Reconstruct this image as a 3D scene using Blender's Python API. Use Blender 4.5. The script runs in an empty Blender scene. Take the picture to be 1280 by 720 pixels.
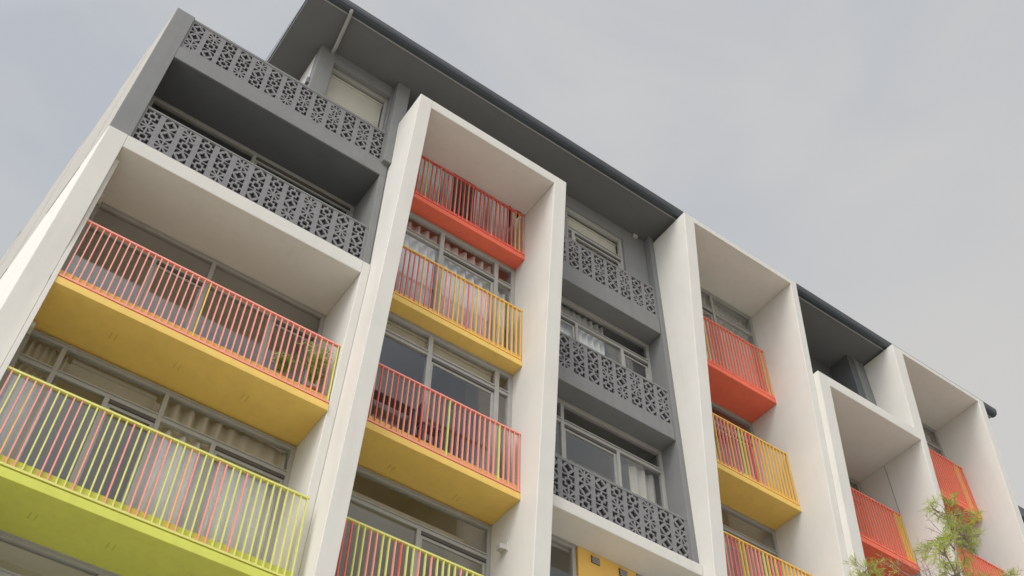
import bpy, bmesh, math, random
from mathutils import Vector, Matrix
random.seed(7)
C = bpy.context.scene.collection
G = 15.6            # level 4 slab bottom above the ground; every z below is relative to it
R_ = math.radians

# ------------------------------------------------------------------ materials
def mat(name, col, rough=0.7, var=0.06, scale=3.0, bump=0.0, bscale=60.0, metallic=0.0, stain=0.0, spec=0.3, streak=0.0):
    m = bpy.data.materials.new(name); m.use_nodes = True
    nt = m.node_tree; N = nt.nodes; L = nt.links
    b = N['Principled BSDF']
    b.inputs['Roughness'].default_value = rough
    b.inputs['Metallic'].default_value = metallic
    b.inputs['Specular IOR Level'].default_value = spec
    tc = N.new('ShaderNodeTexCoord')
    n1 = N.new('ShaderNodeTexNoise'); n1.inputs['Scale'].default_value = scale; n1.inputs['Detail'].default_value = 6
    n1.inputs['Roughness'].default_value = 0.65
    L.new(tc.outputs['Object'], n1.inputs['Vector'])
    mp = N.new('ShaderNodeMapRange'); mp.inputs[1].default_value = 0.3; mp.inputs[2].default_value = 0.7
    mp.inputs[3].default_value = 1 - var; mp.inputs[4].default_value = 1 + var
    L.new(n1.outputs['Fac'], mp.inputs[0])
    mul = N.new('ShaderNodeVectorMath'); mul.operation = 'SCALE'
    mul.inputs[0].default_value = col; L.new(mp.outputs[0], mul.inputs['Scale'])
    out = mul.outputs[0]
    if stain or streak:
        # vertical dirt streaks: noise stretched along z
        mpg = N.new('ShaderNodeMapping'); mpg.inputs['Scale'].default_value = (7, 7, 0.35)
        L.new(tc.outputs['Object'], mpg.inputs['Vector'])
        n2 = N.new('ShaderNodeTexNoise'); n2.inputs['Scale'].default_value = 1.0; n2.inputs['Detail'].default_value = 5
        L.new(mpg.outputs[0], n2.inputs['Vector'])
        m2 = N.new('ShaderNodeMapRange'); m2.inputs[1].default_value = 0.52; m2.inputs[2].default_value = 0.75
        m2.inputs[3].default_value = 0; m2.inputs[4].default_value = stain + streak
        L.new(n2.outputs['Fac'], m2.inputs[0])
        mx = N.new('ShaderNodeMix'); mx.data_type = 'RGBA'
        L.new(m2.outputs[0], mx.inputs['Factor']); L.new(out, mx.inputs['A'])
        mx.inputs['B'].default_value = (col[0]*0.62, col[1]*0.6, col[2]*0.56, 1)
        out = mx.outputs['Result']
    L.new(out, b.inputs['Base Color'])
    if bump:
        n3 = N.new('ShaderNodeTexNoise'); n3.inputs['Scale'].default_value = bscale; n3.inputs['Detail'].default_value = 3
        L.new(tc.outputs['Object'], n3.inputs['Vector'])
        bp = N.new('ShaderNodeBump'); bp.inputs['Strength'].default_value = bump; bp.inputs['Distance'].default_value = 0.004
        L.new(n3.outputs['Fac'], bp.inputs['Height']); L.new(bp.outputs[0], b.inputs['Normal'])
    return m

M = {}
M['white'] = mat('white_render', (0.665, 0.645, 0.597), 0.85, 0.03, 1.3, 0.3, 45, stain=0.11)
M['sidewall'] = mat('beige_render', (0.42, 0.40, 0.36), 0.85, 0.06, 1.3, 0.35, 45, stain=0.2)
M['grey'] = mat('grey_paint', (0.205, 0.206, 0.203), 0.75, 0.06, 2.0, 0.3, 50, stain=0.2)
M['screen'] = mat('grey_breeze_block', (0.215, 0.21, 0.213), 0.85, 0.10, 9.0, 0.5, 90)
M['soffitgrey'] = mat('dark_soffit_board', (0.142, 0.145, 0.146), 0.7, 0.05, 2.0)
M['gutter'] = mat('slate_blue_metal', (0.06, 0.068, 0.08), 0.35, 0.08, 4, metallic=0.2, spec=0.5)
M['trim'] = mat('pale_trim', (0.36, 0.35, 0.33), 0.6, 0.05, 4)
M['alu'] = mat('window_aluminium', (0.37, 0.36, 0.335), 0.45, 0.05, 5, spec=0.5)
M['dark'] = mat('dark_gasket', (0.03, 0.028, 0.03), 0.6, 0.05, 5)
M['track'] = mat('brown_grey_track', (0.10, 0.092, 0.082), 0.6, 0.05, 5)
M['recess_shade'] = mat('grey_shaded_recess', (0.11, 0.115, 0.12), 0.75, 0.06, 2.0)  # grey paint with the shade of deep recesses put into its colour
M['room'] = mat('room_plaster', (0.60, 0.56, 0.48), 0.9, 0.06, 2)
M['roomceil'] = mat('room_ceiling', (0.68, 0.63, 0.54), 0.9, 0.04, 2)
M['curtain'] = mat('white_curtain', (0.78, 0.77, 0.74), 0.95, 0.05, 6, bump=0.3, bscale=200)
M['curtain_grey'] = mat('beige_curtain', (0.50, 0.485, 0.44), 0.95, 0.05, 6)
M['blind'] = mat('cream_blind', (0.80, 0.77, 0.68), 0.85, 0.03, 6)
M['s_red'] = mat('coral_red_slab', (0.86, 0.175, 0.10), 0.6, 0.05, 2.5, 0.2, 50, stain=0.15)
M['s_yel'] = mat('golden_yellow_slab', (0.78, 0.53, 0.14), 0.6, 0.05, 2.5, 0.2, 50, stain=0.16)
M['s_lime'] = mat('lime_green_slab', (0.60, 0.62, 0.11), 0.6, 0.05, 2.5, 0.2, 50, stain=0.16)
M['panel'] = mat('yellow_panel', (0.80, 0.50, 0.13), 0.6, 0.04, 3)
M['slot_yellow'] = mat('ochre_slot', (0.55, 0.36, 0.09), 0.8)
M['slot_lime'] = mat('olive_slot', (0.43, 0.43, 0.08), 0.8)
BC = dict(coral=(0.86, 0.33, 0.26), red=(0.80, 0.15, 0.11), pink=(0.74, 0.19, 0.19), lime=(0.70, 0.67, 0.20),
          orange=(0.88, 0.42, 0.17), yel=(0.84, 0.51, 0.12), rose=(0.80, 0.30, 0.25), ember=(0.86, 0.225, 0.14))
for k, v in BC.items():
    M[k] = mat(k + '_powder_coat', v, 0.42, 0.05, 8, spec=0.45)
M['block'] = mat('dark_vent', (0.05, 0.05, 0.05), 0.5, 0.05, 9)
M['lampbody'] = mat('lamp_housing', (0.45, 0.44, 0.42), 0.5, 0.04, 9)
M['roof'] = mat('metal_roof', (0.12, 0.125, 0.135), 0.45, 0.06, 3)
M['bark'] = mat('pale_bark', (0.30, 0.22, 0.17), 0.9, 0.25, 14, 0.6, 40)
M['woodblk'] = mat('black_painted_wood', (0.11, 0.11, 0.115), 0.5, 0.1, 9)
M['pot'] = mat('terracotta_pot', (0.36, 0.17, 0.10), 0.8, 0.1, 9)
M['soil'] = mat('potting_soil', (0.05, 0.035, 0.025), 0.95, 0.2, 20)

def leafmat(name, a, b, scale=5.0):
    m = bpy.data.materials.new(name); m.use_nodes = True
    nt = m.node_tree; N = nt.nodes; L = nt.links; bs = N['Principled BSDF']
    tc = N.new('ShaderNodeTexCoord'); n = N.new('ShaderNodeTexNoise'); n.inputs['Scale'].default_value = scale
    n.inputs['Detail'].default_value = 3
    L.new(tc.outputs['Object'], n.inputs['Vector'])
    cr = N.new('ShaderNodeValToRGB'); cr.color_ramp.elements[0].position = .35; cr.color_ramp.elements[1].position = .65
    cr.color_ramp.elements[0].color = (*a, 1); cr.color_ramp.elements[1].color = (*b, 1)
    L.new(n.outputs['Fac'], cr.inputs[0]); L.new(cr.outputs[0], bs.inputs['Base Color'])
    bs.inputs['Roughness'].default_value = 0.55
    tr = N.new('ShaderNodeBsdfTranslucent'); L.new(cr.outputs[0], tr.inputs['Color'])
    mx = N.new('ShaderNodeMixShader'); mx.inputs[0].default_value = 0.35
    L.new(bs.outputs[0], mx.inputs[1]); L.new(tr.outputs[0], mx.inputs[2])
    L.new(mx.outputs[0], N['Material Output'].inputs['Surface'])
    return m
M['leaf'] = leafmat('needle_foliage', (0.28, 0.36, 0.05), (0.52, 0.56, 0.12))
M['palm'] = leafmat('palm_leaf', (0.18, 0.32, 0.04), (0.38, 0.52, 0.11))

g = bpy.data.materials.new('window_glass'); g.use_nodes = True
nt = g.node_tree; N = nt.nodes; L = nt.links
for n in list(N): N.remove(n)
o_ = N.new('ShaderNodeOutputMaterial'); tr = N.new('ShaderNodeBsdfTransparent'); tr.inputs[0].default_value = (0.96, 0.96, 0.95, 1)
gl = N.new('ShaderNodeBsdfGlossy'); gl.inputs['Roughness'].default_value = 0.02; gl.inputs['Color'].default_value = (0.9, 0.92, 0.95, 1)
geo = N.new('ShaderNodeNewGeometry'); dt = N.new('ShaderNodeVectorMath'); dt.operation = 'DOT_PRODUCT'
L.new(geo.outputs['Normal'], dt.inputs[0]); L.new(geo.outputs['Incoming'], dt.inputs[1])
ab = N.new('ShaderNodeMath'); ab.operation = 'ABSOLUTE'; L.new(dt.outputs['Value'], ab.inputs[0])
om = N.new('ShaderNodeMath'); om.operation = 'SUBTRACT'; om.inputs[0].default_value = 1.0; L.new(ab.outputs[0], om.inputs[1])
p5 = N.new('ShaderNodeMath'); p5.operation = 'POWER'; L.new(om.outputs[0], p5.inputs[0]); p5.inputs[1].default_value = 4.0
fr = N.new('ShaderNodeMath'); fr.operation = 'MULTIPLY_ADD'; L.new(p5.outputs[0], fr.inputs[0]); fr.inputs[1].default_value = 0.85; fr.inputs[2].default_value = 0.07
mx = N.new('ShaderNodeMixShader')
L.new(fr.outputs[0], mx.inputs[0]); L.new(tr.outputs[0], mx.inputs[1]); L.new(gl.outputs[0], mx.inputs[2]); L.new(mx.outputs[0], o_.inputs['Surface'])
M['glass'] = g

# ------------------------------------------------------------------ mesh builder
class MB:
    def __init__(s): s.bm = bmesh.new()
    def box(s, x0, x1, y0, y1, z0, z1, m=0):
        vs = [s.bm.verts.new((x, y, z + G)) for x in (x0, x1) for y in (y0, y1) for z in (z0, z1)]
        for f in ((0, 1, 3, 2), (4, 6, 7, 5), (0, 4, 5, 1), (2, 3, 7, 6), (0, 2, 6, 4), (1, 5, 7, 3)):
            fc = s.bm.faces.new([vs[i] for i in f]); fc.material_index = m
        return s
    def prism_x(s, prof, x0, x1, m=0):        # profile (y, z), extruded along x
        a = [s.bm.verts.new((x0, y, z + G)) for y, z in prof]; b = [s.bm.verts.new((x1, y, z + G)) for y, z in prof]
        n = len(prof)
        s.bm.faces.new(a).material_index = m; s.bm.faces.new(b[::-1]).material_index = m
        for i in range(n):
            s.bm.faces.new((a[i], b[i], b[(i+1) % n], a[(i+1) % n])).material_index = m
        return s
    def prism_z(s, prof, z0, z1, m=0):        # profile (x, y), extruded along z
        a = [s.bm.verts.new((x, y, z0 + G)) for x, y in prof]; b = [s.bm.verts.new((x, y, z1 + G)) for x, y in prof]
        n = len(prof)
        s.bm.faces.new(a[::-1]).material_index = m; s.bm.faces.new(b).material_index = m
        for i in range(n):
            s.bm.faces.new((a[i], a[(i+1) % n], b[(i+1) % n], b[i])).material_index = m
        return s
    def tube(s, pts, rads, n=8, m=0, raw=False):
        rings = []
        for i, p in enumerate(pts):
            p = Vector(p)
            d = (Vector(pts[min(i+1, len(pts)-1)]) - Vector(pts[max(i-1, 0)])).normalized()
            u = d.orthogonal().normalized(); v = d.cross(u)
            if rings and i:
                pass
            r = rads[i] if isinstance(rads, (list, tuple)) else rads
            zo = Vector((0, 0, G))
            rings.append([s.bm.verts.new(p + zo + (u*math.cos(2*math.pi*k/n) + v*math.sin(2*math.pi*k/n))*r) for k in range(n)])
        for a, b in zip(rings, rings[1:]):
            # align rings: pick the rotation with the smallest offset
            best = min(range(n), key=lambda q: (a[0].co - b[q].co).length)
            for k in range(n):
                f = s.bm.faces.new((a[k], a[(k+1) % n], b[(k+1+best) % n], b[(k+best) % n])); f.material_index = m; f.smooth = True
        s.bm.faces.new(rings[0][::-1]).material_index = m; s.bm.faces.new(rings[-1]).material_index = m
        return s
    def quad(s, ps, m=0):
        f = s.bm.faces.new([s.bm.verts.new((p[0], p[1], p[2] + G)) for p in ps]); f.material_index = m
        return s
    def build(s, name, m, parent=None, bevel=0.0, recalc=True):
        if recalc: bmesh.ops.recalc_face_normals(s.bm, faces=s.bm.faces)
        me = bpy.data.meshes.new(name)
        root = parent
        off = Vector((0, 0, 0))
        q = parent
        while q is not None: off += q.location; q = q.parent
        if parent is None or True:
            # origin at the lower centre of the mesh
            if len(s.bm.verts):
                xs = [v.co.x for v in s.bm.verts]; ys = [v.co.y for v in s.bm.verts]; zs = [v.co.z for v in s.bm.verts]
                org = Vector(((min(xs)+max(xs))/2, (min(ys)+max(ys))/2, min(zs)))
            else: org = Vector((0, 0, 0))
        bmesh.ops.translate(s.bm, verts=s.bm.verts, vec=-org)
        s.bm.to_mesh(me); s.bm.free()
        for mm in (m if isinstance(m, (list, tuple)) else [m]): me.materials.append(mm)
        o = bpy.data.objects.new(name, me); C.objects.link(o)
        o.parent = parent; o.location = org - off
        if bevel:
            b = o.modifiers.new('edge', 'BEVEL'); b.width = bevel; b.segments = 2; b.limit_method = 'ANGLE'; b.harden_normals = False
        return o

def thing(name, label, cat, loc, group=None):
    o = bpy.data.objects.new(name, None); C.objects.link(o); o.location = (loc[0], loc[1], loc[2] + G)
    o['label'] = label; o['category'] = cat
    o.empty_display_size = 0.3
    if group: o['group'] = group
    return o
def tag(o, label, cat, group=None):
    o['label'] = label; o['category'] = cat
    if group: o['group'] = group
    return o
def structure(o): o['kind'] = 'structure'; return o

# ------------------------------------------------------------------ building
GZ = -G
bld = thing('apartment_building', 'white framed apartment block with grey upper walls and coral, yellow and lime balconies', 'building', (6, 0.5, GZ))

ZC = -6.5
def prof(y0, lean, z1, yb, zbot=GZ):
    """side outline of a fin whose front edge leans out towards the top"""
    return [(y0 - lean*z1, z1), (yb, z1), (yb, zbot), (y0 - lean*ZC, zbot), (y0 - lean*ZC, ZC)]
def fyl(y0, lean, z): return y0 - lean*max(z, ZC)

def frame(x0, x1, x2, x3, y0, z_top, z_soffit, yb, bb=None, lean=0.083, name='white_frame', left=True, right=True, seam=None, yr=None):
    mb = MB()
    if left: mb.prism_x(prof(y0, lean, z_top, yb), x0, x1)
    if right:
        mb.prism_x(prof(y0, lean, z_top, yb), x2, x3)
    zt, zs = z_top, z_soffit
    bb = bb or yb
    mb.prism_x([(y0 - lean*zt, zt), (bb, zt), (bb, zs), (y0 - lean*zs, zs)], x1 + (0 if left else 0), x2)
    return mb.build(name, M['white'], bld, bevel=0.012)

# frame A (low, left). left fin is skewed like the side wall
SK = 0.088
def sidex(y): return -4.645 - SK*(y - 0.5)
yA0 = 0.515; LA = 0.083; zAt = 0.255; zAs = -0.035
mb = MB()
def yA(z): return yA0 - LA*max(z, ZC)
def skew_fin(mb, zt, zb, yf_t, yf_b, yb, xin, m=0):
    vs = []
    P8 = [(sidex(yf_b), yf_b, zb), (xin, yf_b, zb), (xin, yb, zb), (sidex(yb), yb, zb),
          (sidex(yf_t), yf_t, zt), (xin, yf_t, zt), (xin, yb, zt), (sidex(yb), yb, zt)]
    v = [mb.bm.verts.new((p[0], p[1], p[2] + G)) for p in P8]
    for f in ((0, 1, 2, 3), (4, 5, 6, 7), (0, 1, 5, 4), (1, 2, 6, 5), (2, 3, 7, 6), (3, 0, 4, 7)):
        mb.bm.faces.new([v[i] for i in f]).material_index = m
skew_fin(mb, zAt, ZC, yA(zAt), yA(ZC), 9.0, -4.335)
skew_fin(mb, ZC - 0.0, GZ, yA(ZC), yA(ZC), 9.0, -4.335)
mb.prism_x([(yA(zAt), zAt), (2.2, zAt), (2.2, zAs), (yA(zAs), zAs)], -4.335, -0.15)
mb.prism_x(prof(yA0, LA, zAt, 2.6), -0.15, -0.003)
mb.build('white_frame', M['white'], bld, bevel=0.012)
# inner pilaster strip beside the left fin with small stop blocks
mb = MB(); mb.box(-4.333, -4.27, 0.72, 1.55, GZ + .05, -0.13)
mb.build('pilaster', M['white'], bld, bevel=0.006)
for zz in (0, -3.06, -6.06):
    MB().box(-4.268, -4.205, 1.50, 1.68, zz - 0.14, zz - 0.055).build('stop_block', M['white'], bld, bevel=0.004)

# frame B, D, E, F
frame(0.0, 0.28, 3.28, 3.585, 0.0, 4.80, 4.548, 2.6, bb=0.64)
frame(6.83, 7.13, 10.17, 10.37, -0.10, 6.185, 6.03, 2.6)
frame(13.80, 14.15, 17.04, 17.29, -0.045, 6.265, 6.14, 2.6)
frame(10.372, 10.70, 13.63, 13.795, -0.235, 3.25, 2.985, 2.6)
# inner wall panel in the bay with the low frame, stands 4 mm proud so that its edge shows
mb = MB(); mb.box(13.622, 13.629, 0.615, 0.635, -8, 2.98); mb.build('wall_joint', M['trim'], bld)
# white beam under the grey bay C
mb = MB()
mb.prism_x([(0.40, -2.90), (1.25, -2.90), (1.25, -3.115), (0.42, -3.115)], 3.588, 6.827)
mb.build('white_beam', M['white'], bld, bevel=0.012)

# side wall (beige render above the white), with small lapped steps
mb = MB()
ys = [0.56, 1.5, 2.7, 4.2, 5.8, 7.4, 9.0]
pts = []
for i in range(len(ys)-1):
    a = sidex(ys[i]) - 0.012*(i % 2); b = sidex(ys[i+1]) - 0.012*(i % 2)
    pts += [(a, ys[i]), (b, ys[i+1])]
pts += [(-4.30, 9.0), (-4.30, 0.62), (-4.6, 0.62)]
mb.prism_z(pts, zAt + 0.003, 4.40)
mb.build('side_wall', M['sidewall'], bld, bevel=0.006)

# grey block above frame A
gy = 0.53
mb = MB(); mb.box(-4.648, -4.30, gy, gy + 0.36, zAt + .004, 4.46)      # left pier
mb.build('grey_pier', M['grey'], bld, bevel=0.01)
mb = MB(); mb.box(-4.30, -0.02, gy + 0.002, 1.75, 2.93, 3.32)
mb.build('grey_slab', M['grey'], bld, bevel=0.01)
MB().box(-4.299, -0.152, gy + 0.02, 1.468, 2.915, 2.928).build('soffit', M['recess_shade'], bld)  # thin added sheet, its dark colour stands for shade under the deep slab
mb = MB(); mb.box(-4.30, -0.02, gy + 0.002, gy + 0.14, zAt + .004, 0.30)
mb.box(-0.15, -0.02, gy + 0.004, 1.9, 0.30, 2.93); mb.build('grey_pier', M['grey'], bld, bevel=0.008)

# ---------------- breeze block screens
def hole_sets():
    S = [[(-.30, -.27), (.30, -.27), (.30, .27), (-.30, .27)]]
    S[0] = [(-.24, -.36), (.24, -.36), (.24, -.24), (.36, -.24), (.36, .24), (.24, .24), (.24, .36), (-.24, .36), (-.24, .24), (-.36, .24), (-.36, -.24), (-.24, -.24)]
    for sx in (1, -1):
        for sy in (1, -1):
            p = [(.12, .92), (.88, .92), (.88, .12), (.60, .12), (.60, .62), (.12, .62)]
            p = [(.12 , .90), (.90, .90), (.90, .17), (.56, .17), (.56, .52), (.12, .52)] if False else [(.13, .96), (.96, .96), (.96, .13), (.56, .13), (.56, .56), (.13, .56)]
            S.append([(x*sx, y*sy) for x, y in p])
    D = []
    # central four-pointed void
    c = []
    for k in range(4):
        a = math.pi/2*k
        c.append((.64*math.cos(a), .64*math.sin(a)))
        a2 = a + math.pi/4
        c.append((.38*math.cos(a2), .38*math.sin(a2)))
    D.append(c)
    for sx in (1, -1):
        for sy in (1, -1):
            arc = []
            for t in range(7):
                a = math.pi/2*t/6
                # arc from (.12,.90) bulging towards the centre to (.90,.12)
                u = t/6
                x = .10 + .80*u; y = .90 - .80*u
                k = 0.10*math.sin(math.pi*u)
                arc.append((x + k*0.35, y + k*0.35))
            p = arc + [(.95, .70), (.86, .90), (.70, .95)]
            D.append([(x*sx, y*sy) for x, y in p])
    X = []
    for k in range(8):
        a = math.pi/4*k + math.pi/8
        r1 = .95
        ex = 1/max(abs(math.cos(a)), abs(math.sin(a)))*.92
        w = .25
        p = [(.26*math.cos(a), .26*math.sin(a)), (ex*math.cos(a-w), ex*math.sin(a-w)), (ex*math.cos(a+w), ex*math.sin(a+w))]
        X.append(p)
    return dict(S=S, D=D, X=X)
HS = hole_sets()
PAT_A1 = ['DDX', 'XSD', 'SDS', 'DSX', 'XDS', 'DSD', 'DSX', 'SXS', 'SDX', 'XXS', 'SDD', 'DXD', 'SDS']
PAT_A2 = ['SXS', 'DDX', 'XSD', 'SDS', 'DSX', 'XDS', 'DSD', 'SXS', 'SDX', 'XXS', 'SDD', 'DXD', 'SDS']
PAT_C = ['SDX', 'DSX', 'XDS', 'DSD', 'SXS', 'SDX', 'XXS', 'SDD', 'DXD']
PAT_C3 = ['DDS', 'DSX', 'XDS', 'DSD', 'SXS', 'SDX', 'XXS', 'SDD', 'DXD']
PAT_C1 = ['SDX', 'DDX', 'XSD', 'DSD', 'SXS', 'SDD', 'XXS', 'SDX', 'DXD']
def tile(ch, step, hw, th):
    cu = bpy.data.curves.new('tmp', 'CURVE'); cu.dimensions = '2D'; cu.fill_mode = 'BOTH'; cu.extrude = th/2
    def poly(pts):
        sp = cu.splines.new('POLY'); sp.points.add(len(pts)-1); sp.use_cyclic_u = True
        for q, (x, z) in zip(sp.points, pts): q.co = (x, z, 0, 1)
    poly([(-step/2, -.15), (step/2, -.15), (step/2, .15), (-step/2, .15)])
    for h in HS[ch]: poly([(hx*hw, hz*0.147) for hx, hz in h])
    ob = bpy.data.objects.new('tmp', cu); C.objects.link(ob)
    bpy.context.view_layer.update()
    me = bpy.data.meshes.new_from_object(ob); bpy.data.objects.remove(ob)
    return [(v.co.x, v.co.z, v.co.y) for v in me.vertices], [tuple(p.vertices) for p in me.polygons]
def screen(x0, x1, z0, z1, yf, ztopblock, step, xr, patterns, hw=0.121, th=0.034):
    T = {k: tile(k, step, hw, th) for k in 'SDX'}
    n = len(patterns); mb = MB()
    left = None
    for i in range(n):
        cx = xr - (n-1-i)*step
        if cx - hw < x0 - .025: continue
        if left is None: left = cx - step/2
        for j, ch in enumerate(patterns[i]):
            cz = ztopblock - 0.30*j
            vs, fs = T[ch]
            bv = [mb.bm.verts.new((cx + v[0], yf + th/2 + v[1], cz + v[2] + G)) for v in vs]
            for f in fs:
                try: mb.bm.faces.new([bv[q] for q in f])
                except ValueError: pass
    right = xr + step/2; top = ztopblock + .15; bot = ztopblock - .75
    if left > x0: mb.box(x0, left - .0005, yf, yf + th, z0, z1)
    if right < x1: mb.box(right + .0005, x1, yf, yf + th, z0, z1)
    l2, r2 = max(left, x0), min(right, x1)
    if top < z1: mb.box(l2, r2, yf, yf + th, top + .0005, z1)
    if bot > z0: mb.box(l2, r2, yf, yf + th, z0, bot - .0005)
    o = mb.build('breeze_block_screen', M['screen'], bld)
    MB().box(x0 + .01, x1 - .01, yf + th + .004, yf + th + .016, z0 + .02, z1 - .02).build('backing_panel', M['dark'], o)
    return o
s1 = screen(-4.299, -0.022, 3.322, 4.36, gy + 0.03, 4.19, 0.3195, -0.32, PAT_A1)
MB().box(-4.299, -0.022, gy + .02, gy + .125, 4.362, 4.43).build('coping', M['grey'], bld, bevel=0.006)
s2 = screen(-4.299, -0.152, 0.302, 1.24, gy + 0.03, 1.09, 0.3195, -0.32, PAT_A2)
MB().box(-4.299, -0.152, gy + .022, gy + .125, 1.242, 1.285).build('coping', M['grey'], bld, bevel=0.006)

# grey bay C: slabs, screens, pier
for k, (zb, zt_) in enumerate(((2.93, 3.40), (-0.07, 0.30))):
    MB().box(3.588, 6.70, 0.50, 1.6, zb, zt_).build('grey_slab', M['grey'], bld, bevel=0.01)
MB().box(6.702, 6.827, 0.47, 1.8, -2.898, 6.32).build('grey_pier', M['grey'], bld, bevel=0.008)
for (zb, zt_, zr, pt) in ((3.402, 4.40, 4.25, PAT_C1), (0.302, 1.20, 1.07, PAT_C), (-2.897, -1.97, -2.08, PAT_C3)):
    screen(3.588, 6.70, zb, zt_, 0.515, zr, 0.345, 6.515, pt, hw=0.136)
    MB().box(3.588, 6.70, 0.508, 0.605, zt_ + .002, zt_ + 0.06).build('coping', M['grey'], bld, bevel=0.006)

# upper grey walls under the roof: penthouse, C5, E5
zs = 6.32
mb = MB()          # penthouse front wall with window opening
py = 0.62
mb.box(-1.90, -1.55, py, py + .25, 3.32, zs); mb.box(-0.20, 0.0, py, py + .25, 3.32, zs)
mb.box(-1.55, -0.20, py + .004, py + .25, 5.93, zs)
mb.box(-1.55, -0.20, py + .004, py + .25, 3.32, 4.25)
mb.build('wall', M['grey'], bld, bevel=0.008)
MB().box(-0.17, 0.125, 0.44, 0.615, 3.32, zs).build('grey_pier', M['grey'], bld, bevel=0.008)
MB().box(-1.898, -1.75, py + .252, 6.0, 3.32, zs).build('wall', M['white'], bld, bevel=0.008)
MB().box(-1.96, -1.902, py + .10, py + .19, 4.86, 5.06).build('wall_box', M['grey'], bld, bevel=0.004)
MB().box(0.28, 3.28, 1.302, 5.5, 6.0, 6.1).build('floor_slab', M['roomceil'], bld)
mb = MB()          # wall above white frame B, behind it
mb.box(0.13, 3.62, 1.0, 1.3, 6.10, zs); mb.build('wall', M['grey'], bld)
mb = MB()          # C5
mb.box(3.62, 4.40, 0.64, 0.9, 3.40, zs); mb.box(6.03, 6.70, 0.64, 0.9, 3.40, zs); mb.box(4.40, 6.03, 0.644, 0.9, 5.88, zs)
mb.build('wall', M['grey'], bld, bevel=0.008)
MB().box(6.34, 6.46, 0.58, 0.639, 6.20, 6.29).build('wall_vent', M['lampbody'], bld, bevel=0.004)
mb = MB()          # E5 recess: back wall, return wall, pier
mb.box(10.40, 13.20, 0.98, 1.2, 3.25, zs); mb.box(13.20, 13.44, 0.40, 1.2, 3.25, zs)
mb.build('wall', M['recess_shade'], bld, bevel=0.008)  # recess walls take the grey that has shade in its colour
MB().box(13.44, 13.795, 0.385, 0.98, 3.25, zs).build('grey_pier', M['grey'], bld, bevel=0.008)

# ---------------- roof
roof = MB()
roof.box(-2.62, 18.0, -0.29, 9.5, zs, zs + 0.12)
roof.build('soffit', M['soffitgrey'], bld)
rf = MB(); rf.prism_x([(-0.25, zs + .122), (9.6, zs + .122), (9.6, 7.3), (4.5, 7.6), (-0.25, zs + .16)], -2.64, 18.02)
rf_o = rf.build('roof', M['roof'], bld)
# gutter: quarter-round profile along the eave
gp = [(-0.292, 6.305), (-0.38, 6.30), (-0.435, 6.335), (-0.455, 6.40), (-0.46, 6.475), (-0.445, 6.475), (-0.44, 6.41), (-0.42, 6.355), (-0.375, 6.325), (-0.31, 6.33), (-0.31, 6.475), (-0.292, 6.475)]
gu = MB(); gu.prism_x(gp, -2.66, 18.04); gu_o = gu.build('gutter', M['gutter'], rf_o)
MB().box(-2.66, 18.04, -0.468, -0.452, 6.472, 6.488).build('gutter_lip', M['trim'], rf_o)
MB().box(-2.62, 18.0, -0.288, -0.262, zs - 0.018, zs - .002).build('eave_trim', M['trim'], rf_o)
dp = MB(); dp.tube([(-1.79, -0.38, 6.33), (-1.785, -0.36, 6.27), (-1.77, -0.30, 6.235), (-1.665, 0.46, 6.215), (-1.655, 0.70, 6.20)], 0.04, 12)
dp.build('downpipe', M['trim'], bld)

# ---------------- building core: floors, party walls, back wall
core = MB()
for k in range(-5, 3):
    z = 3*k
    if z < GZ: continue
core_levels = [2.95, -0.03, -3.03, -6.08, -9.05, -12.05]
mb = MB()
for z in core_levels:
    x1 = 17.2
    mb.box(-4.30, 17.2, 2.35, 9.0, z + 0.02, z + 0.25)
mb.build('floor_slab', M['roomceil'], bld)
mb = MB()
mb.box(-4.30, 17.3, 5.5, 5.7, GZ, 2.95); mb.box(-1.7, 17.3, 5.5, 5.7, 2.95, zs)
for x in (0.0, 3.6, 6.83, 10.39, 13.80, 17.06):
    mb.box(x, x + .2, 2.602, 5.5, GZ, zs)
mb.box(-4.30, -4.2, 2.36, 5.5, GZ, 2.95)
mb.build('party_wall', M['room'], bld)
mb = MB(); mb.box(-5.35, 17.3, 9.0, 9.2, GZ, zs); mb.box(17.1, 17.3, 2.602, 9.0, GZ, zs)
mb.build('rear_wall', M['sidewall'], bld)
# terrace deck floor over the left bay
MB().box(-4.30, -1.9, 1.752, 9.0, 3.0, 3.32).build('terrace_deck', M['grey'], bld)

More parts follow.
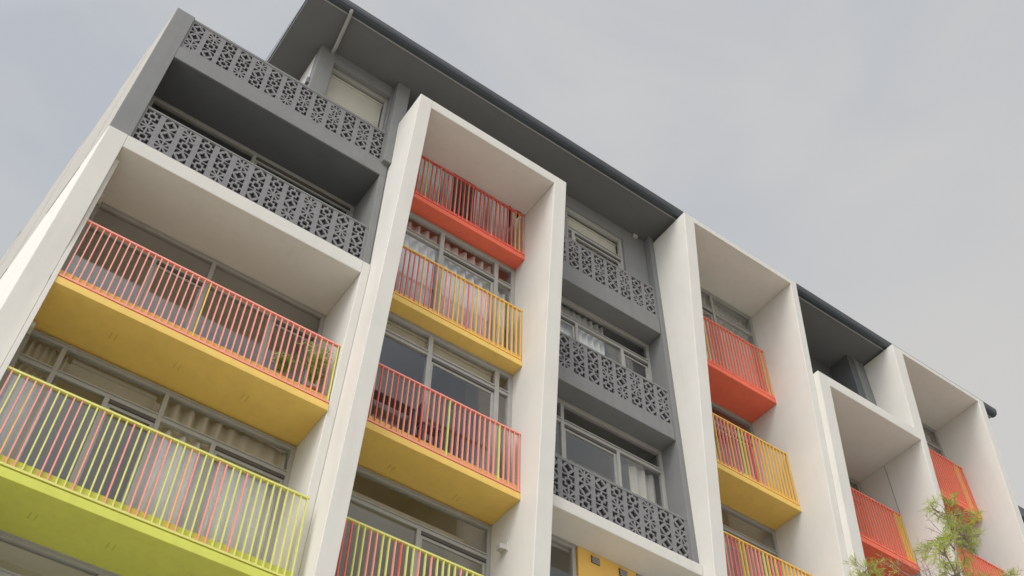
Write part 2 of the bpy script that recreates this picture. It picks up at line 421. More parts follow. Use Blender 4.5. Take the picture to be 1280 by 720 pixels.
# ---------------- windows
def window(x0, x1, y, z0, z1, muls=(), trans=None, low_muls=(), frame_w=0.07, depth=0.09, mat_f='alu', slide=(), panes=True, y_ceil=None, soff=None):
    """frame with a transom, full-height mullions (muls) and mullions under the transom only (low_muls); panes are sub-parts.
    slide: columns (0-based, below the transom) that hold a sliding sash set behind a dark head track"""
    w = frame_w; mb = MB()
    mb.box(x0, x1, y, y + depth, z1 - w, z1); mb.box(x0, x1, y, y + depth, z0, z0 + w)
    mb.box(x0, x0 + w, y + .001, y + depth - .001, z0 + w, z1 - w); mb.box(x1 - w, x1, y + .001, y + depth - .001, z0 + w, z1 - w)
    for m_ in muls: mb.box(m_ - w/2, m_ + w/2, y + .003, y + depth - .003, z0 + w, z1 - w)
    if trans is not None:
        xs = [x0 + w] + [q for m_ in sorted(muls) for q in (m_ - w/2, m_ + w/2)] + [x1 - w]
        for a, b in zip(xs[::2], xs[1::2]):
            mb.box(a, b, y + .006, y + depth - .006, trans - 0.045, trans + 0.045)
            mb.box(a, b, y - 0.018, y + .005, trans + 0.02, trans + 0.04)
    for m_ in low_muls: mb.box(m_ - w/2, m_ + w/2, y + .004, y + depth - .004, z0 + w, (trans - 0.045) if trans is not None else z1 - w)
    # top track line
    mb.box(x0, x1, y - 0.02, y - .001, z1 - 0.022, z1 - .002)
    win = mb.build('window', M[mat_f], bld, bevel=0.004)
    allx = sorted(list(muls) + list(low_muls))
    zt_ = (trans - 0.045) if trans is not None else z1 - w
    cols = [x0 + w] + [q for m_ in allx for q in (m_ - w/2, m_ + w/2)] + [x1 - w]
    for i, (a, b) in enumerate(zip(cols[::2], cols[1::2])):
        if i in slide:
            s = MB(); s.box(a, b, y + .012, y + depth - .012, zt_ - 0.06, zt_ - .001); s.build('head_track', M['track'], win)
            f = MB(); yy = y + 0.035; sw = 0.05; zb = z0 + w; zz = zt_ - 0.062
            f.box(a, b, yy, yy + .04, zz - sw, zz); f.box(a, b, yy, yy + .04, zb, zb + sw)
            f.box(a, a + sw, yy + .001, yy + .039, zb + sw, zz - sw); f.box(b - sw, b, yy + .001, yy + .039, zb + sw, zz - sw)
            f.build('sash', M[mat_f], win, bevel=0.003)
            if panes: MB().box(a + sw, b - sw, yy + .015, yy + .021, zb + sw, zz - sw).build('pane', M['glass'], win)
        elif panes:
            MB().box(a, b, y + .04, y + .046, z0 + w, zt_).build('pane', M['glass'], win)
    if trans is not None:
        cols = [x0 + w] + [q for m_ in sorted(muls) for q in (m_ - w/2, m_ + w/2)] + [x1 - w]
        for a, b in zip(cols[::2], cols[1::2]):
            MB().box(a, b, y + .04, y + .046, trans + 0.045, z1 - w).build('pane', M['glass'], win)
    return win

win = {}
win['A1'] = window(-4.268, -0.152, 1.70, -2.70, -0.04, muls=(-2.22,), trans=-0.62, low_muls=(-3.1, -1.05), slide=(1, 3))
win['A2'] = window(-4.268, -0.152, 1.70, -5.75, -3.06, muls=(-3.72, -2.20), trans=-3.58, low_muls=(-2.95, -1.36), slide=(2, 4))
win['A3'] = window(-4.268, -0.152, 1.70, -8.75, -6.12, muls=(-2.20,), trans=-6.62, low_muls=(-3.4, -1.2), slide=(1, 3))
win['B5'] = window(0.282, 3.278, 1.00, 3.32, 6.098, muls=(), low_muls=(1.45, 2.6), slide=(1,))
win['B4'] = window(0.282, 3.278, 0.97, 0.32, 2.995, frame_w=0.09, muls=(1.56, 2.83), trans=2.42, slide=(1,))
win['B3'] = window(0.282, 3.278, 0.99, -2.70, -0.005, frame_w=0.09, muls=(1.56, 2.95), trans=-0.52, slide=(1,))
win['B2'] = window(0.282, 3.278, 1.50, -5.70, -3.055, trans=-3.66, low_muls=(1.97,), slide=(1,))
win['B1'] = window(0.282, 3.278, 1.50, -8.70, -6.06, trans=-6.62, low_muls=(1.97,), slide=(1,))
win['C5'] = window(4.40, 6.03, 0.70, 3.42, 5.878, trans=5.16, muls=(), low_muls=(4.62,), slide=(1,))
win['C4'] = window(3.588, 6.70, 0.91, 0.31, 2.925, trans=2.38, muls=(), low_muls=(4.76, 5.94), slide=(0, 2))
win['C3'] = window(3.588, 6.70, 0.91, -2.85, -0.075, trans=-0.58, muls=(4.33,), low_muls=(5.60,), slide=(1,))
win['C2'] = window(3.588, 4.60, 1.02, -5.8, -3.12, frame_w=0.07)
win['C2b'] = window(5.88, 6.827, 1.02, -5.8, -3.12, frame_w=0.07)
win['D5'] = window(7.132, 10.168, 0.76, 3.32, 6.028, muls=(8.84,), trans=5.36, low_muls=(), slide=(0,))
win['D4'] = window(7.132, 10.168, 1.42, 0.32, 2.995, muls=(), trans=2.38, low_muls=(8.6,), slide=(1,))
win['D3'] = window(7.132, 10.168, 1.42, -2.70, -0.005, trans=-0.6, low_muls=(8.6,), slide=(1,))
win['D2'] = window(7.132, 10.168, 1.42, -5.70, -3.005, trans=-3.6, low_muls=(8.6,), slide=(1,))
win['E4'] = window(10.702, 13.598, 1.40, 0.32, 2.98, trans=2.38, low_muls=(12.2,), slide=(1,))
win['E3'] = window(10.702, 13.598, 1.40, -2.70, -0.005, trans=-0.6, low_muls=(12.2,), slide=(1,))
win['F5'] = window(14.152, 17.038, 0.86, 3.32, 6.138, trans=5.45, muls=(15.9,), slide=(0,))
win['F4'] = window(14.152, 17.038, 1.0, 0.32, 2.995, trans=2.38, low_muls=(15.6,), slide=(1,))
win['F3'] = window(14.152, 17.038, 1.0, -2.70, -0.005, trans=-0.6, low_muls=(15.6,), slide=(1,))
win['P'] = window(-1.55, -0.20, 0.76, 4.25, 5.93, trans=None, frame_w=0.05)
win['G4'] = window(-4.299, -0.152, 1.47, 0.32, 2.925, muls=(), low_muls=(-2.25,), trans=None, slide=(1,))

# yellow infill panel with two vents, under the white beam of the grey bay
MB().box(4.63, 5.85, 1.0, 1.12, -6.5, -3.118).build('yellow_panel', M['panel'], bld, bevel=0.008)
for vx, vz in ((4.98, -3.26), (5.56, -3.26)):
    mb = MB(); mb.box(vx - .085, vx + .085, 0.985, 0.999, vz - .07, vz + .07)
    v = mb.build('vent_grille', M['block'], bld)
    sl = MB()
    for i in range(4): sl.box(vx - .08, vx + .08, 0.972, 0.984, vz - .06 + i*.034, vz - .048 + i*.034)
    sl.build('louvre', M['lampbody'], v)

# ---------------- balconies
bal_count = [0]
rest = {'bm': MB(), 'mats': []}
def bar_box(mb, x, y, z0, z1, w=0.020, d=0.042, m=0): mb.box(x - w/2, x + w/2, y, y + d, z0, z1, m)
meshcache = {}
REST = []
def balcony(x0, x1, yf, zb, ztop, yback, slab, rail, seq, n, first=None, keep=0, fascia=0.13, spacing=None, returns=False):
    mb = MB()
    mb.box(x0, x1, yf, yback, zb, zb + fascia)
    mb.box(x0 + .002, x1 - .002, yf + 0.05, yback, zb + fascia - .002, zb + 0.31)
    slabo = mb.build('balcony', M[slab], bld, bevel=0.006)
    rl = MB()
    rl.box(x0 + .003, x1 - .003, yf + .002, yf + .048, zb + fascia + .025, zb + fascia + .055)
    rl.box(x0 + .003, x1 - .003, yf - .001, yf + .049, ztop - .03, ztop)
    ro = rl.build('railing', M[rail], slabo)
    # drip groove under the front edge and weep holes
    for i in range(n):
        x = x0 + 0.03 + (x1 - x0 - 0.06)*i/(n-1)
        c = seq[i] if i < len(seq) else rail
        zl, zu = zb + fascia + .055, ztop - .03
        if i < keep or keep >= n:
            key = (c, round(zu - zl, 4))
            if key not in meshcache:
                q = MB(); q.box(x - .009, x + .009, yf + .004, yf + .042, zl, zu)
                o = q.build('baluster', M[c], slabo); meshcache[key] = o.data
            else:
                o = bpy.data.objects.new('baluster', meshcache[key]); C.objects.link(o); o.parent = slabo
                off = slabo.location + bld.location
                o.location = Vector((x, yf + .023, zl + G)) - off
            o['group'] = 'balusters of the balcony railings'
        else:
            REST.append((x, yf, zl, zu, c))
    return slabo, ro

def S(s):
    k = dict(c='coral', r='red', p='pink', l='lime', o='orange', y='yel', s='rose', m='ember')
    return [k[ch] for ch in s]
slabs = {}
nA = 43
seqA1 = list('o' + 'c'*19 + 'y' + 'c'*21 + 'l'); seqA1 = S(seqA1)
seqA2 = S('clcocclo' + 'ccllccllllclll' [:14] + 'crclloc' + 'llccllcll' + 'lllll')
seqA2 = S('lclcoccllccllclllcllcccllocllccllcllllllllll')
slabs['A1'] = balcony(-4.333, -0.152, 0.74, -3.03, -1.63, 1.75, 's_yel', 'coral', seqA1, nA, keep=99)
slabs['A2'] = balcony(-4.333, -0.152, 0.74, -6.125, -4.64, 1.75, 's_lime', 'lime', seqA2, nA, keep=99)
slabs['B3'] = balcony(0.282, 3.278, 0.71, -3.03, -1.62, 1.55, 's_yel', 'coral', S('cccrccrccccrcccclccccccccclccc'), 31, keep=14)
slabs['B5'] = balcony(0.282, 3.278, 0.65, 3.03, 4.545, 1.02, 's_red', 'red', S('rrrrrryrrcrrrcrrcrrrrrcrrrrroycr'), 31)
slabs['B4'] = balcony(0.282, 3.278, 0.70, 0.0, 1.53, 1.02, 's_yel', 'yel', S('ppppppppoppoyccyyopoycooyyyyyyyy'), 31)
slabs['B2'] = balcony(0.282, 3.278, 0.70, -6.12, -4.72, 1.55, 's_lime', 'lime', S('prrllccllcrllclcllllclllllllllll'), 31)
slabs['D5'] = balcony(7.132, 10.168, 0.62, 3.0, 4.70, 1.43, 's_red', 'ember', S('mmmmmmmmmmlymmmmmmmmmmmmmmmmmoo'), 31)
slabs['D4'] = balcony(7.132, 10.168, 0.655, 0.0, 1.54, 1.43, 's_yel', 'yel', S('ppypyyscyycscosclycrycyyyyyyyyy'), 31)
slabs['D3'] = balcony(7.132, 10.168, 0.655, -3.03, -1.58, 1.43, 's_yel', 'yel', S('ppypyscsppyysscclycyryyyyyyyyyy'), 31)
slabs['E4'] = balcony(10.702, 13.598, 0.59, 0.0, 1.51, 1.41, 's_red', 'ember', S('m'*28 + 'yyy'), 31)
slabs['E3'] = balcony(10.702, 13.598, 0.59, -3.03, -1.55, 1.41, 's_red', 'ember', S('m'*31), 31)
slabs['F5'] = balcony(14.152, 17.038, 0.55, 3.0, 4.63, 1.0, 's_red', 'ember', S('m'*27 + 'oomm'), 31)
slabs['F4'] = balcony(14.152, 17.038, 0.55, 0.0, 1.49, 1.0, 's_red', 'ember', S('m'*12 + 'o' + 'm'*18), 31)
slabs['F3'] = balcony(14.152, 17.038, 0.55, -3.03, -1.55, 1.0, 's_red', 'ember', S('m'*31), 31)
for k, lb in dict(A1='golden yellow balcony with coral railing in the wide left bay', A2='lime green balcony with lime railing in the wide left bay',
                  B5='red balcony at the top of the second bay', B4='yellow balcony with yellow-orange railing in the second bay', B3='yellow balcony with coral railing in the second bay',
                  B2='lime green balcony low in the second bay', D5='coral red balcony at the top of the bay right of the grey one', D4='yellow balcony below the coral red one',
                  D3='yellow balcony at the bottom edge with multicoloured bars', E4='red balcony in the lower frame on the right', F5='coral balcony at the top of the rightmost bay',
                  F4='coral balcony behind the tree in the rightmost bay').items(): slabs[k][0]['label'] = lb
order = list(BC)
mb = MB()
for (x, yf, zl, zu, c) in REST:
    mb.box(x - .009, x + .009, yf + .004, yf + .042, zl, zu, order.index(c))
ob = mb.build('baluster', [M[c] for c in order], bld); ob['kind'] = 'stuff'
# pairs of faint drip marks under the large slabs
# (small surface-mounted weep spouts, two by two)
for key, xs, zz, yy in (('A1', (-3.3, -2.35, -1.3), -3.03, 1.15), ('A2', (-3.3, -2.35, -1.3), -6.125, 1.15), ('B3', (1.2, 2.4), -3.03, 1.2)):
    q = MB()
    for x in xs:
        for dx in (0, .075): q.box(x + dx, x + dx + .010, yy, yy + .13, zz - .004, zz - .001)
    q.build('drip_slot', M['slot_lime' if key == 'A2' else 'slot_yellow'], slabs[key][0])

# ---------------- curtains and blinds (hang inside the windows: things of their own)
def curtain(label, x0, x1, y, z0, z1, wl=0.14, amp=0.04, m='curtain', group='curtains hanging behind the windows'):
    n = max(8, int((x1 - x0)/wl*8)); mb = MB(); top = []; bot = []
    ph = random.random()*6
    th = 0.006
    rows = []
    for t in range(n + 1):
        x = x0 + (x1 - x0)*t/n
        a = amp*(0.75 + 0.5*math.sin(x*3.1 + ph))
        yv = y + a*math.sin(2*math.pi*(x - x0)/wl + 0.7*math.sin(x*5 + ph))
        yt = y + a*0.9*math.sin(2*math.pi*(x - x0)/wl)
        rows.append([mb.bm.verts.new((x, yt, z1 + G)), mb.bm.verts.new((x, yv, z0 + G)), mb.bm.verts.new((x, yt + th, z1 + G)), mb.bm.verts.new((x, yv + th, z0 + G))])
    for a, b in zip(rows, rows[1:]):
        for (i, j) in ((0, 1), (3, 2)):
            f = mb.bm.faces.new((a[i], a[j], b[j], b[i])); f.smooth = True
        mb.bm.faces.new((a[0], b[0], b[2], a[2])); mb.bm.faces.new((a[1], a[3], b[3], b[1]))
    mb.bm.faces.new((rows[0][0], rows[0][2], rows[0][3], rows[0][1])); mb.bm.faces.new((rows[-1][0], rows[-1][1], rows[-1][3], rows[-1][2]))
    o = mb.build('curtain', M[m])
    return tag(o, label, 'curtain', group)
curtain('white curtain behind the red balcony railing, left of the dark gap', 0.35, 1.72, 1.15, 3.35, 6.0)
curtain('white curtain behind the red balcony railing, right of the dark gap', 2.30, 3.2, 1.15, 3.35, 6.0)
curtain('pleated white curtain in the left pane above the yellow-orange railing of the second tall bay', 0.34, 1.50, 1.14, 0.36, 2.90, 0.2, 0.05)
curtain('pleated white curtain across the sliding middle pane above the yellow-orange railing', 1.62, 2.80, 1.14, 0.36, 2.90, 0.2, 0.05)
curtain('narrow white curtain at the right end behind the yellow-orange railing', 2.88, 3.2, 1.14, 0.36, 2.3, 0.14, 0.03)
curtain('narrow beige curtain gathered at the left end of the window above the lime railing', -4.2, -3.62, 1.86, -5.72, -3.10, 0.10, 0.03)
curtain('wide white curtain behind the lime balcony railing at lower left', -2.15, -0.22, 1.86, -5.72, -3.10, 0.22, 0.06)
curtain('pale curtain behind the middle screen of the grey bay', 3.65, 5.55, 1.06, 0.34, 2.86, 0.15, 0.04)
curtain('pale curtain in the top window of the right tall bay above the coral railing', 8.0, 10.1, 0.93, 3.35, 5.96, 0.2, 0.05)
curtain('white curtain edge showing over the upper left breeze block screen', -4.2, -0.3, 1.62, 0.35, 2.2, 0.17, 0.05)
curtain('beige curtain in the right pane behind the lowest grey screen', 5.95, 6.6, 1.06, -2.8, -0.65, 0.2, 0.03, 'curtain_grey')
curtain('pale curtain in the top window of the rightmost bay', 15.0, 16.9, 1.03, 3.35, 6.05, 0.18, 0.05)
def blind(label, x0, x1, y, z0, z1, m='blind'):
    mb = MB(); mb.box(x0, x1, y, y + .006, z0 + .03, z1); mb.box(x0, x1, y - .008, y + .014, z0, z0 + .03)
    mb.box(x0, x1, y - .03, y + .03, z1, z1 + .06)
    tag(mb.build('roller_blind', M[m]), label, 'blind', 'roller blinds behind the top windows')
blind('cream roller blind in the rooftop window above the upper left screen', -1.49, -0.26, 0.88, 4.32, 5.80)
blind('white roller blind in the top window of the grey bay', 4.5, 5.97, 0.85, 4.2, 5.75)
blind('pale grey roller blind closed behind the fanlight above the coral railing of the second bay', 0.36, 2.90, 1.13, -0.47, -0.14, 'curtain_grey')
blind('beige roller blind half lowered behind the lime railing, between the two curtains', -3.55, -2.3, 1.88, -3.45, -3.18, 'curtain_grey')

# ---------------- wall lamp
lamp = thing('wall_lamp', 'small box shaped wall lamp on the white inner wall beneath the yellow balcony', 'wall lamp', (3.2, 1.10, -3.80))
MB().box(3.262, 3.277, 1.03, 1.19, -3.80, -3.66).build('back_plate', M['white'], lamp, bevel=0.003)
mb = MB(); mb.prism_z([(3.26, 1.04), (3.15, 1.06), (3.15, 1.16), (3.26, 1.18)], -3.78, -3.69); mb.build('lamp_housing', M['lampbody'], lamp, bevel=0.006)

# ---------------- table, chair, plants on the balconies
tb = thing('balcony_table', 'long dark table standing behind the coral railing of the yellow balcony in the second bay', 'table', (0.9, 0.86, -2.72))
MB().box(0.33, 1.35, 0.79, 0.97, -2.145, -2.12).build('tabletop', M['woodblk'], tb, bevel=0.004)
for x in (0.38, 1.28):
    for y in (0.81, 0.93): MB().box(x, x + .04, y, y + .035, -2.72, -2.147).build('leg', M['woodblk'], tb)
ch = thing('balcony_chair', 'dark slatted chair beside the long table behind the coral railing', 'chair', (1.6, 0.86, -2.72))
MB().box(1.45, 1.80, 0.78, 0.965, -2.34, -2.31).build('seat', M['woodblk'], ch)
mb = MB()
for i in range(4): mb.box(1.41, 1.44, 0.79 + i*.045, 0.82 + i*.045, -2.30, -1.95)
mb.box(1.41, 1.44, 0.78, 0.965, -1.948, -1.90); mb.build('backrest', M['woodblk'], ch)
for x in (1.46, 1.76):
    for y in (0.79, 0.93): MB().box(x, x + .03, y, y + .03, -2.72, -2.342).build('leg', M['woodblk'], ch)

def palm(name, label, x, y, z, h, n, spread, potr=0.13):
    t = thing(name, label, 'plant', (x, y, z))
    p = MB(); prof_ = [(0.75, 0), (1.0, .22), (1.08, .22), (1.08, .26)]
    p.tube([(x, y, z), (x, y, z + .20), (x, y, z + .205), (x, y, z + .25)], [potr*.75, potr, potr*1.1, potr*1.1], 20); p.build('pot', M['pot'], t)
    MB().tube([(x, y, z + .251), (x, y, z + .256)], potr*.95, 16).build('soil', M['soil'], t)
    lf = MB()
    for i in range(n):
        a = random.uniform(0, 2*math.pi); l = h*random.uniform(.6, 1.0); s = spread*random.uniform(.3, 1.0)
        base = Vector((x, y, z + .25))
        prev = None
        for k in range(7):
            u = k/6
            c = base + Vector((math.cos(a)*s*u*u*1.0, max(-.2, min(.35, math.sin(a)*s*u*u*.6)), l*(u - .35*u*u*(s/spread))))
            w = 0.020*math.sin(math.pi*min(.97, u + .08)) + .001
            side = Vector((-math.sin(a), math.cos(a), 0))*w
            cur = (c - side, c + side)
            # fronds: small side leaflets
            if prev:
                lf.quad([prev[0], prev[1], cur[1], cur[0]])
                if k > 1:
                    for sg in (1, -1):
                        d = Vector((-math.sin(a)*sg, math.cos(a)*sg*.5, random.uniform(-.2, .5))).normalized()*random.uniform(.06, .13)
                        f = Vector((0, 0, .016))
                        lf.quad([c - f, c + f, c + d + Vector((0, 0, .03)), c + d + Vector((0, 0, .025))])
            prev = cur
    lf.build('foliage', M['palm'], t, recalc=False)
palm('potted_palm', 'bushy green potted palm at the right end behind the coral railing', -0.36, 1.10, -2.72, 1.2, 50, 0.36)
palm('potted_plant', 'smaller green potted plant left of the palm behind the coral railing', -0.86, 1.10, -2.72, 0.55, 26, 0.22, 0.10)

# ---------------- tree
tree = thing('slender_tree', 'slender young tree with wispy yellow-green needle foliage in front of the rightmost bays', 'tree', (5.1, -5.0, GZ))
tm = MB()
Pt = lambda *a: Vector(a)
trunk = [Pt(5.05, -5.0, GZ), Pt(5.0, -4.95, -13), Pt(4.93, -5.0, -10.5), Pt(4.86, -5.02, -8.2), Pt(4.92, -5.0, -7.1), Pt(5.12, -5.0, -6.5), Pt(5.30, -5.0, -6.12), Pt(5.36, -5, -5.98)]
tm.tube(trunk, [.11, .09, .06, .035, .020, .014, .008, .004], 9)
twigs = []
def branch(p, d, l, r, depth):
    pts = [p]; q = p.copy(); dd = d.normalized()
    n = 5
    for i in range(n):
        dd = (dd + Vector((random.uniform(-.22, .22), random.uniform(-.22, .22), random.uniform(-.10, .24)))).normalized()
        q = q + dd*(l/n); pts.append(q.copy())
        if depth > 0 and i >= 1:
            for _ in range(2 if depth > 1 else 2):
                s = (dd + Vector((random.uniform(-1, 1), random.uniform(-1, 1), random.uniform(-.5, .9)))).normalized()
                branch(q, s, l*random.uniform(.35, .55), r*.5, depth - 1)
    tm.tube(pts, [max(.0016, r*(1 - .8*i/n)) for i in range(n + 1)], 5)
    if depth == 0: twigs.append((pts, dd))
# branch starts picked along the trunk towards the places where foliage shows
targets = [(Pt(5.40, -5.05, -6.02), .26, 1.5, 'd'), (Pt(5.58, -4.8, -6.2), .24, 1.2, 'd'), (Pt(5.35, -5.0, -6.35), .16, .5, 'b'), (Pt(4.98, -5.0, -6.5), .30, .30, 'b'), (Pt(5.0, -5.1, -6.2), .2, .3, 'b'),
           (Pt(4.60, -5.1, -6.93), .23, 1.5, 'd'), (Pt(4.85, -5.0, -7.05), .2, .6, 'b'), (Pt(5.75, -5.0, -6.85), .26, 1.1, 'd'), (Pt(6.15, -5.0, -6.9), .25, 1.0, 'd'), (Pt(3.25, -5.0, -7.70), .12, 1.0, 'b'),
           (Pt(5.55, -5.0, -7.1), .3, 1.0, 'd'), (Pt(4.1, -5.0, -7.45), .3, .12, 'b'), (Pt(3.8, -5.1, -7.55), .3, .08, 'b'),
           (Pt(4.6, -4.8, -7.9), .4, 1, 'd'), (Pt(5.5, -5.3, -8.2), .45, 1, 'd'), (Pt(4.1, -5.2, -8.7), .5, 1, 'd'), (Pt(5.9, -5.0, -8.0), .4, 1, 'd'), (Pt(3.6, -4.9, -8.4), .4, .5, 'd'),
           (Pt(5.4, -4.6, -9.2), .5, 1, 'd'), (Pt(4.4, -4.7, -9.6), .5, .8, 'd'), (Pt(6.2, -5.1, -7.5), .3, .8, 'd')]
LEAF = MB()
def leaf(p, d, l, w):
    s = d.cross(Vector((random.uniform(-1, 1), random.uniform(-1, 1), random.uniform(-1, 1))))
    if s.length < 1e-3: return
    s = s.normalized()*w
    e = p + d*l
    m_ = p + d*(l*.5)
    LEAF.quad([p, m_ + s, e, m_ - s])
for c, r, dens, kind in targets:
    # origin on the trunk below the target
    cand = []
    for a, b in zip(trunk[2:], trunk[3:]):
        for t in (0, .25, .5, .75): cand.append(a.lerp(b, t))
    o0 = min(cand, key=lambda q: (q - c).length + (3 if q.z > c.z - .12 else 0))
    mid = o0.lerp(c, .5) + Vector((random.uniform(-.05, .05), random.uniform(-.05, .05), .06))
    tm.tube([o0, mid, c], [.011, .007, .003], 6)
    for k in range(int(9 if kind == 'd' else 13)):
        t = random.uniform(.45, 1); st = o0.lerp(mid, t*2) if t < .5 else mid.lerp(c, t*2 - 1)
        off = Vector((random.gauss(0, 1), random.gauss(0, 1), random.gauss(0, 1))).normalized()*r*random.uniform(.5, 1.05)
        e = c + off
        m2 = st.lerp(e, .5) + Vector((random.uniform(-.03, .03), random.uniform(-.03, .03), random.uniform(-.02, .05)))
        tm.tube([st, m2, e], [.005, .0032, .0016], 4)
        tips = []
        for j in range(6):
            w = random.uniform(.3, 1); b = m2.lerp(e, w)
            e2 = b + (off.normalized()*.5 + Vector((random.uniform(-1, 1), random.uniform(-1, 1), random.uniform(-.7, 1)))).normalized()*random.uniform(.05, .13)
            tm.tube([b, e2], [.002, .001], 3)
            tips.append((b, e2))
        if random.random() < min(1, dens + (0 if kind == 'd' else 0)):
            for b, e2 in tips:
                for j in range(int(15*min(1.5, dens)) if kind == 'd' else 12):
                    p = b.lerp(e2, random.random()); d = ((e2 - b).normalized()*1.1 + Vector((random.uniform(-1, 1), random.uniform(-1, 1), random.uniform(-1, 1)))).normalized()
                    leaf(p, d, random.uniform(.045, .095), .0024)
tm.build('trunk', M['bark'], tree, recalc=False)
LEAF.build('crown', M['leaf'], tree, recalc=False)

# ---------------- neighbouring building far right
nb = thing('neighbouring_building', 'dark roofed neighbouring building barely showing past the right end of the apartment block', 'building', (26, 6, GZ))
MB().box(21.2, 32, 2.6, 14, GZ, 5.95).build('wall', M['sidewall'], nb)
mb = MB(); mb.prism_x([(1.75, 6.1), (14.5, 6.1), (14.5, 6.9), (8, 8), (1.75, 6.5)], 20.9, 32.5); mb.build('roof', M['gutter'], nb)
for i in range(3):
    for k in range(4):
        wx = 22.5 + i*3; wz = -11.5 + k*4
        w = MB(); w.box(wx, wx + 1.6, 2.56, 2.598, wz, wz + 1.8); w = w.build('window', M['alu'], nb)
        MB().box(wx + .08, wx + 1.52, 2.54, 2.558, wz + .08, wz + 1.72).build('pane', M['dark'], w)

# ---------------- ground
def ground_mat(name, col, scale, var, bump):
    return mat(name, col, 0.9, var, scale, bump, 30)
M['paving'] = ground_mat('pale_paving', (0.54, 0.515, 0.465), 0.8, 0.12, 0.5)
M['asphalt'] = ground_mat('asphalt', (0.06, 0.06, 0.062), 2.0, 0.15, 0.8)
M['earth'] = ground_mat('dry_ground', (0.40, 0.36, 0.29), 0.15, 0.2, 0.4)
structure(MB().box(-400, 400, -400, 400, GZ - 0.6, GZ - 0.02).build('ground', M['earth']))
structure(MB().box(-40, 60, -14.0, 14, GZ - 0.018, GZ).build('pavement', M['paving']))
structure(MB().box(-200, 200, -24, -14.15, GZ - 0.018, GZ - 0.1 + 0.004 + .085).build('road', M['asphalt']))
structure(MB().box(-200, 200, -14.148, -14.002, GZ - 0.018, GZ + 0.10).build('kerb', M['trim'], bevel=0.01))

# ------------------------------------------------------------------ camera
Rm = [[0.8153443648741044, -0.5787976814049426, 0.014380913333501836], [0.4545983214020812, 0.6246095258078813, -0.6349829182336039], [0.3585441853474314, 0.524267283234722, 0.7723923115122461]]
f = 1348.9141397868577; CP = (-4.410881039937526, -10.164973044099147, -13.99543953318537 + G)
cam = bpy.data.cameras.new('camera'); co = bpy.data.objects.new('camera', cam); C.objects.link(co)
cam.sensor_width = 36; cam.lens = f/1280*36; cam.clip_end = 2000; cam.clip_start = 0.1
X, Y, Z = [Vector(r) for r in Rm]
mtx = Matrix(((X.x, -Y.x, -Z.x), (X.y, -Y.y, -Z.y), (X.z, -Y.z, -Z.z))).to_4x4()
mtx.translation = Vector(CP); co.matrix_world = mtx
sc = bpy.context.scene; sc.camera = co

# ------------------------------------------------------------------ light
EL, AZ = 47, 244          # sun elevation; direction it comes from, clockwise from +y
sd = Vector((math.sin(R_(AZ))*math.cos(R_(EL)), math.cos(R_(AZ))*math.cos(R_(EL)), math.sin(R_(EL))))
sun = bpy.data.lights.new('sun', 'SUN'); sun.energy = 1.5; sun.angle = R_(25); sun.color = (1, 0.95, 0.87)
so = bpy.data.objects.new('sun', sun); C.objects.link(so); so.rotation_euler = sd.to_track_quat('Z', 'Y').to_euler(); so.location = (0, -20, 40)
w = bpy.data.worlds.new('World'); sc.world = w; w.use_nodes = True
nt = w.node_tree; N = nt.nodes; L = nt.links
bg = N['Background']; bg.inputs['Strength'].default_value = 0.1
sky = N.new('ShaderNodeTexSky'); sky.sky_type = 'NISHITA'; sky.sun_disc = False; sky.sun_elevation = R_(EL); sky.sun_rotation = R_(AZ)
sky.air_density = 1.0; sky.dust_density = 3.0
tc = N.new('ShaderNodeTexCoord')
# bright thin cloud round the sun, thicker away from it
dot = N.new('ShaderNodeVectorMath'); dot.operation = 'DOT_PRODUCT'; L.new(tc.outputs['Generated'], dot.inputs[0]); dot.inputs[1].default_value = sd
mr = N.new('ShaderNodeMapRange'); mr.inputs[1].default_value = 0.50; mr.inputs[2].default_value = 1.0; mr.inputs[3].default_value = 0; mr.inputs[4].default_value = 1
L.new(dot.outputs['Value'], mr.inputs[0])
pw = N.new('ShaderNodeMath'); pw.operation = 'POWER'; L.new(mr.outputs[0], pw.inputs[0]); pw.inputs[1].default_value = 1.2
mpn = N.new('ShaderNodeMapping'); mpn.inputs['Scale'].default_value = (1, 1, 2.2); mpn.inputs['Rotation'].default_value = (0.3, 0.2, 0.9); L.new(tc.outputs['Generated'], mpn.inputs['Vector'])
nz = N.new('ShaderNodeTexNoise'); nz.inputs['Scale'].default_value = 3.4; nz.inputs['Detail'].default_value = 6; nz.inputs['Roughness'].default_value = 0.5; nz.inputs['Distortion'].default_value = 0.5
L.new(mpn.outputs[0], nz.inputs['Vector'])
ramp = N.new('ShaderNodeValToRGB'); ramp.color_ramp.elements[0].position = .40; ramp.color_ramp.elements[1].position = .66
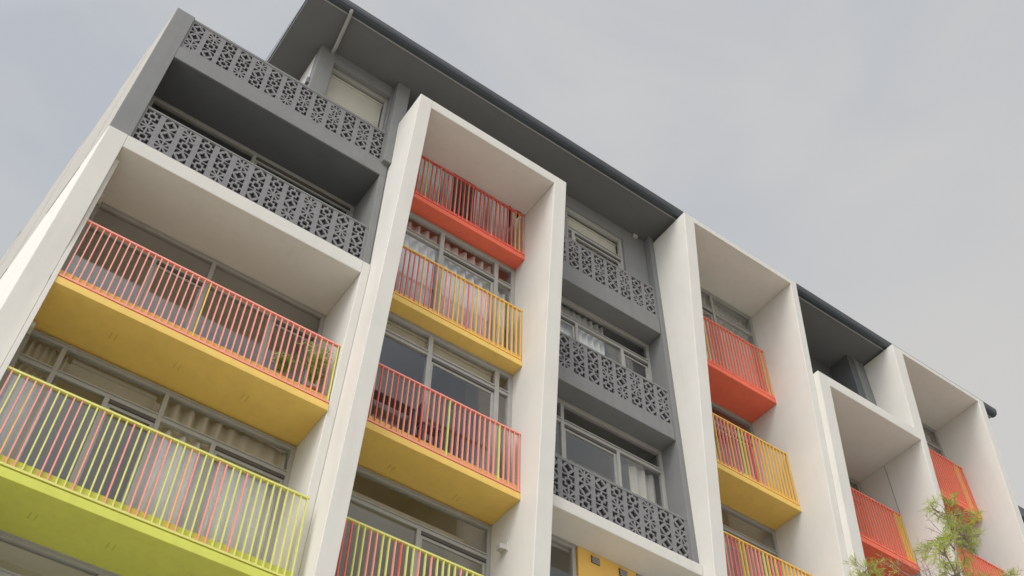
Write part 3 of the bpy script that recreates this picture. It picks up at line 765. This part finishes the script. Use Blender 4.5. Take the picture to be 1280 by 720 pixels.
ramp.color_ramp.elements[0].color = (4.55/6, 4.80/6, 5.18/6, 1); ramp.color_ramp.elements[1].color = (5.45/6, 5.45/6, 5.42/6, 1)
L.new(nz.outputs['Fac'], ramp.inputs[0])
# warmer, paler low down and to the east
dt2 = N.new('ShaderNodeVectorMath'); dt2.operation = 'DOT_PRODUCT'; L.new(tc.outputs['Generated'], dt2.inputs[0]); dt2.inputs[1].default_value = Vector((0.86, 0.1, -0.5)).normalized()
m3 = N.new('ShaderNodeMapRange'); m3.inputs[1].default_value = -0.15; m3.inputs[2].default_value = 0.42; m3.inputs[3].default_value = 0; m3.inputs[4].default_value = 1; m3.interpolation_type = 'SMOOTHSTEP'
L.new(dt2.outputs['Value'], m3.inputs[0])
mxa = N.new('ShaderNodeMix'); mxa.data_type = 'RGBA'; L.new(m3.outputs[0], mxa.inputs['Factor']); L.new(ramp.outputs[0], mxa.inputs['A']); mxa.inputs['B'].default_value = (5.75/6, 5.65/6, 5.45/6, 1)
sca = N.new('ShaderNodeMath'); sca.operation = 'MULTIPLY_ADD'; L.new(pw.outputs[0], sca.inputs[0]); sca.inputs[1].default_value = 30.0; sca.inputs[2].default_value = 6.85
vs = N.new('ShaderNodeVectorMath'); vs.operation = 'SCALE'; L.new(mxa.outputs['Result'], vs.inputs[0]); L.new(sca.outputs[0], vs.inputs['Scale'])
mxs = N.new('ShaderNodeMix'); mxs.data_type = 'RGBA'; mxs.inputs['Factor'].default_value = 0.90
L.new(sky.outputs[0], mxs.inputs['A']); L.new(vs.outputs[0], mxs.inputs['B'])
L.new(mxs.outputs['Result'], bg.inputs['Color'])

sc.render.engine = 'CYCLES'
sc.view_settings.view_transform = 'Standard'; sc.view_settings.look = 'None'; sc.view_settings.exposure = 0.02; sc.view_settings.gamma = 1
sc.cycles.max_bounces = 8; sc.cycles.diffuse_bounces = 5; sc.cycles.transparent_max_bounces = 12
sc.cycles.use_denoising = True
sc.render.resolution_x = 1024; sc.render.resolution_y = 576
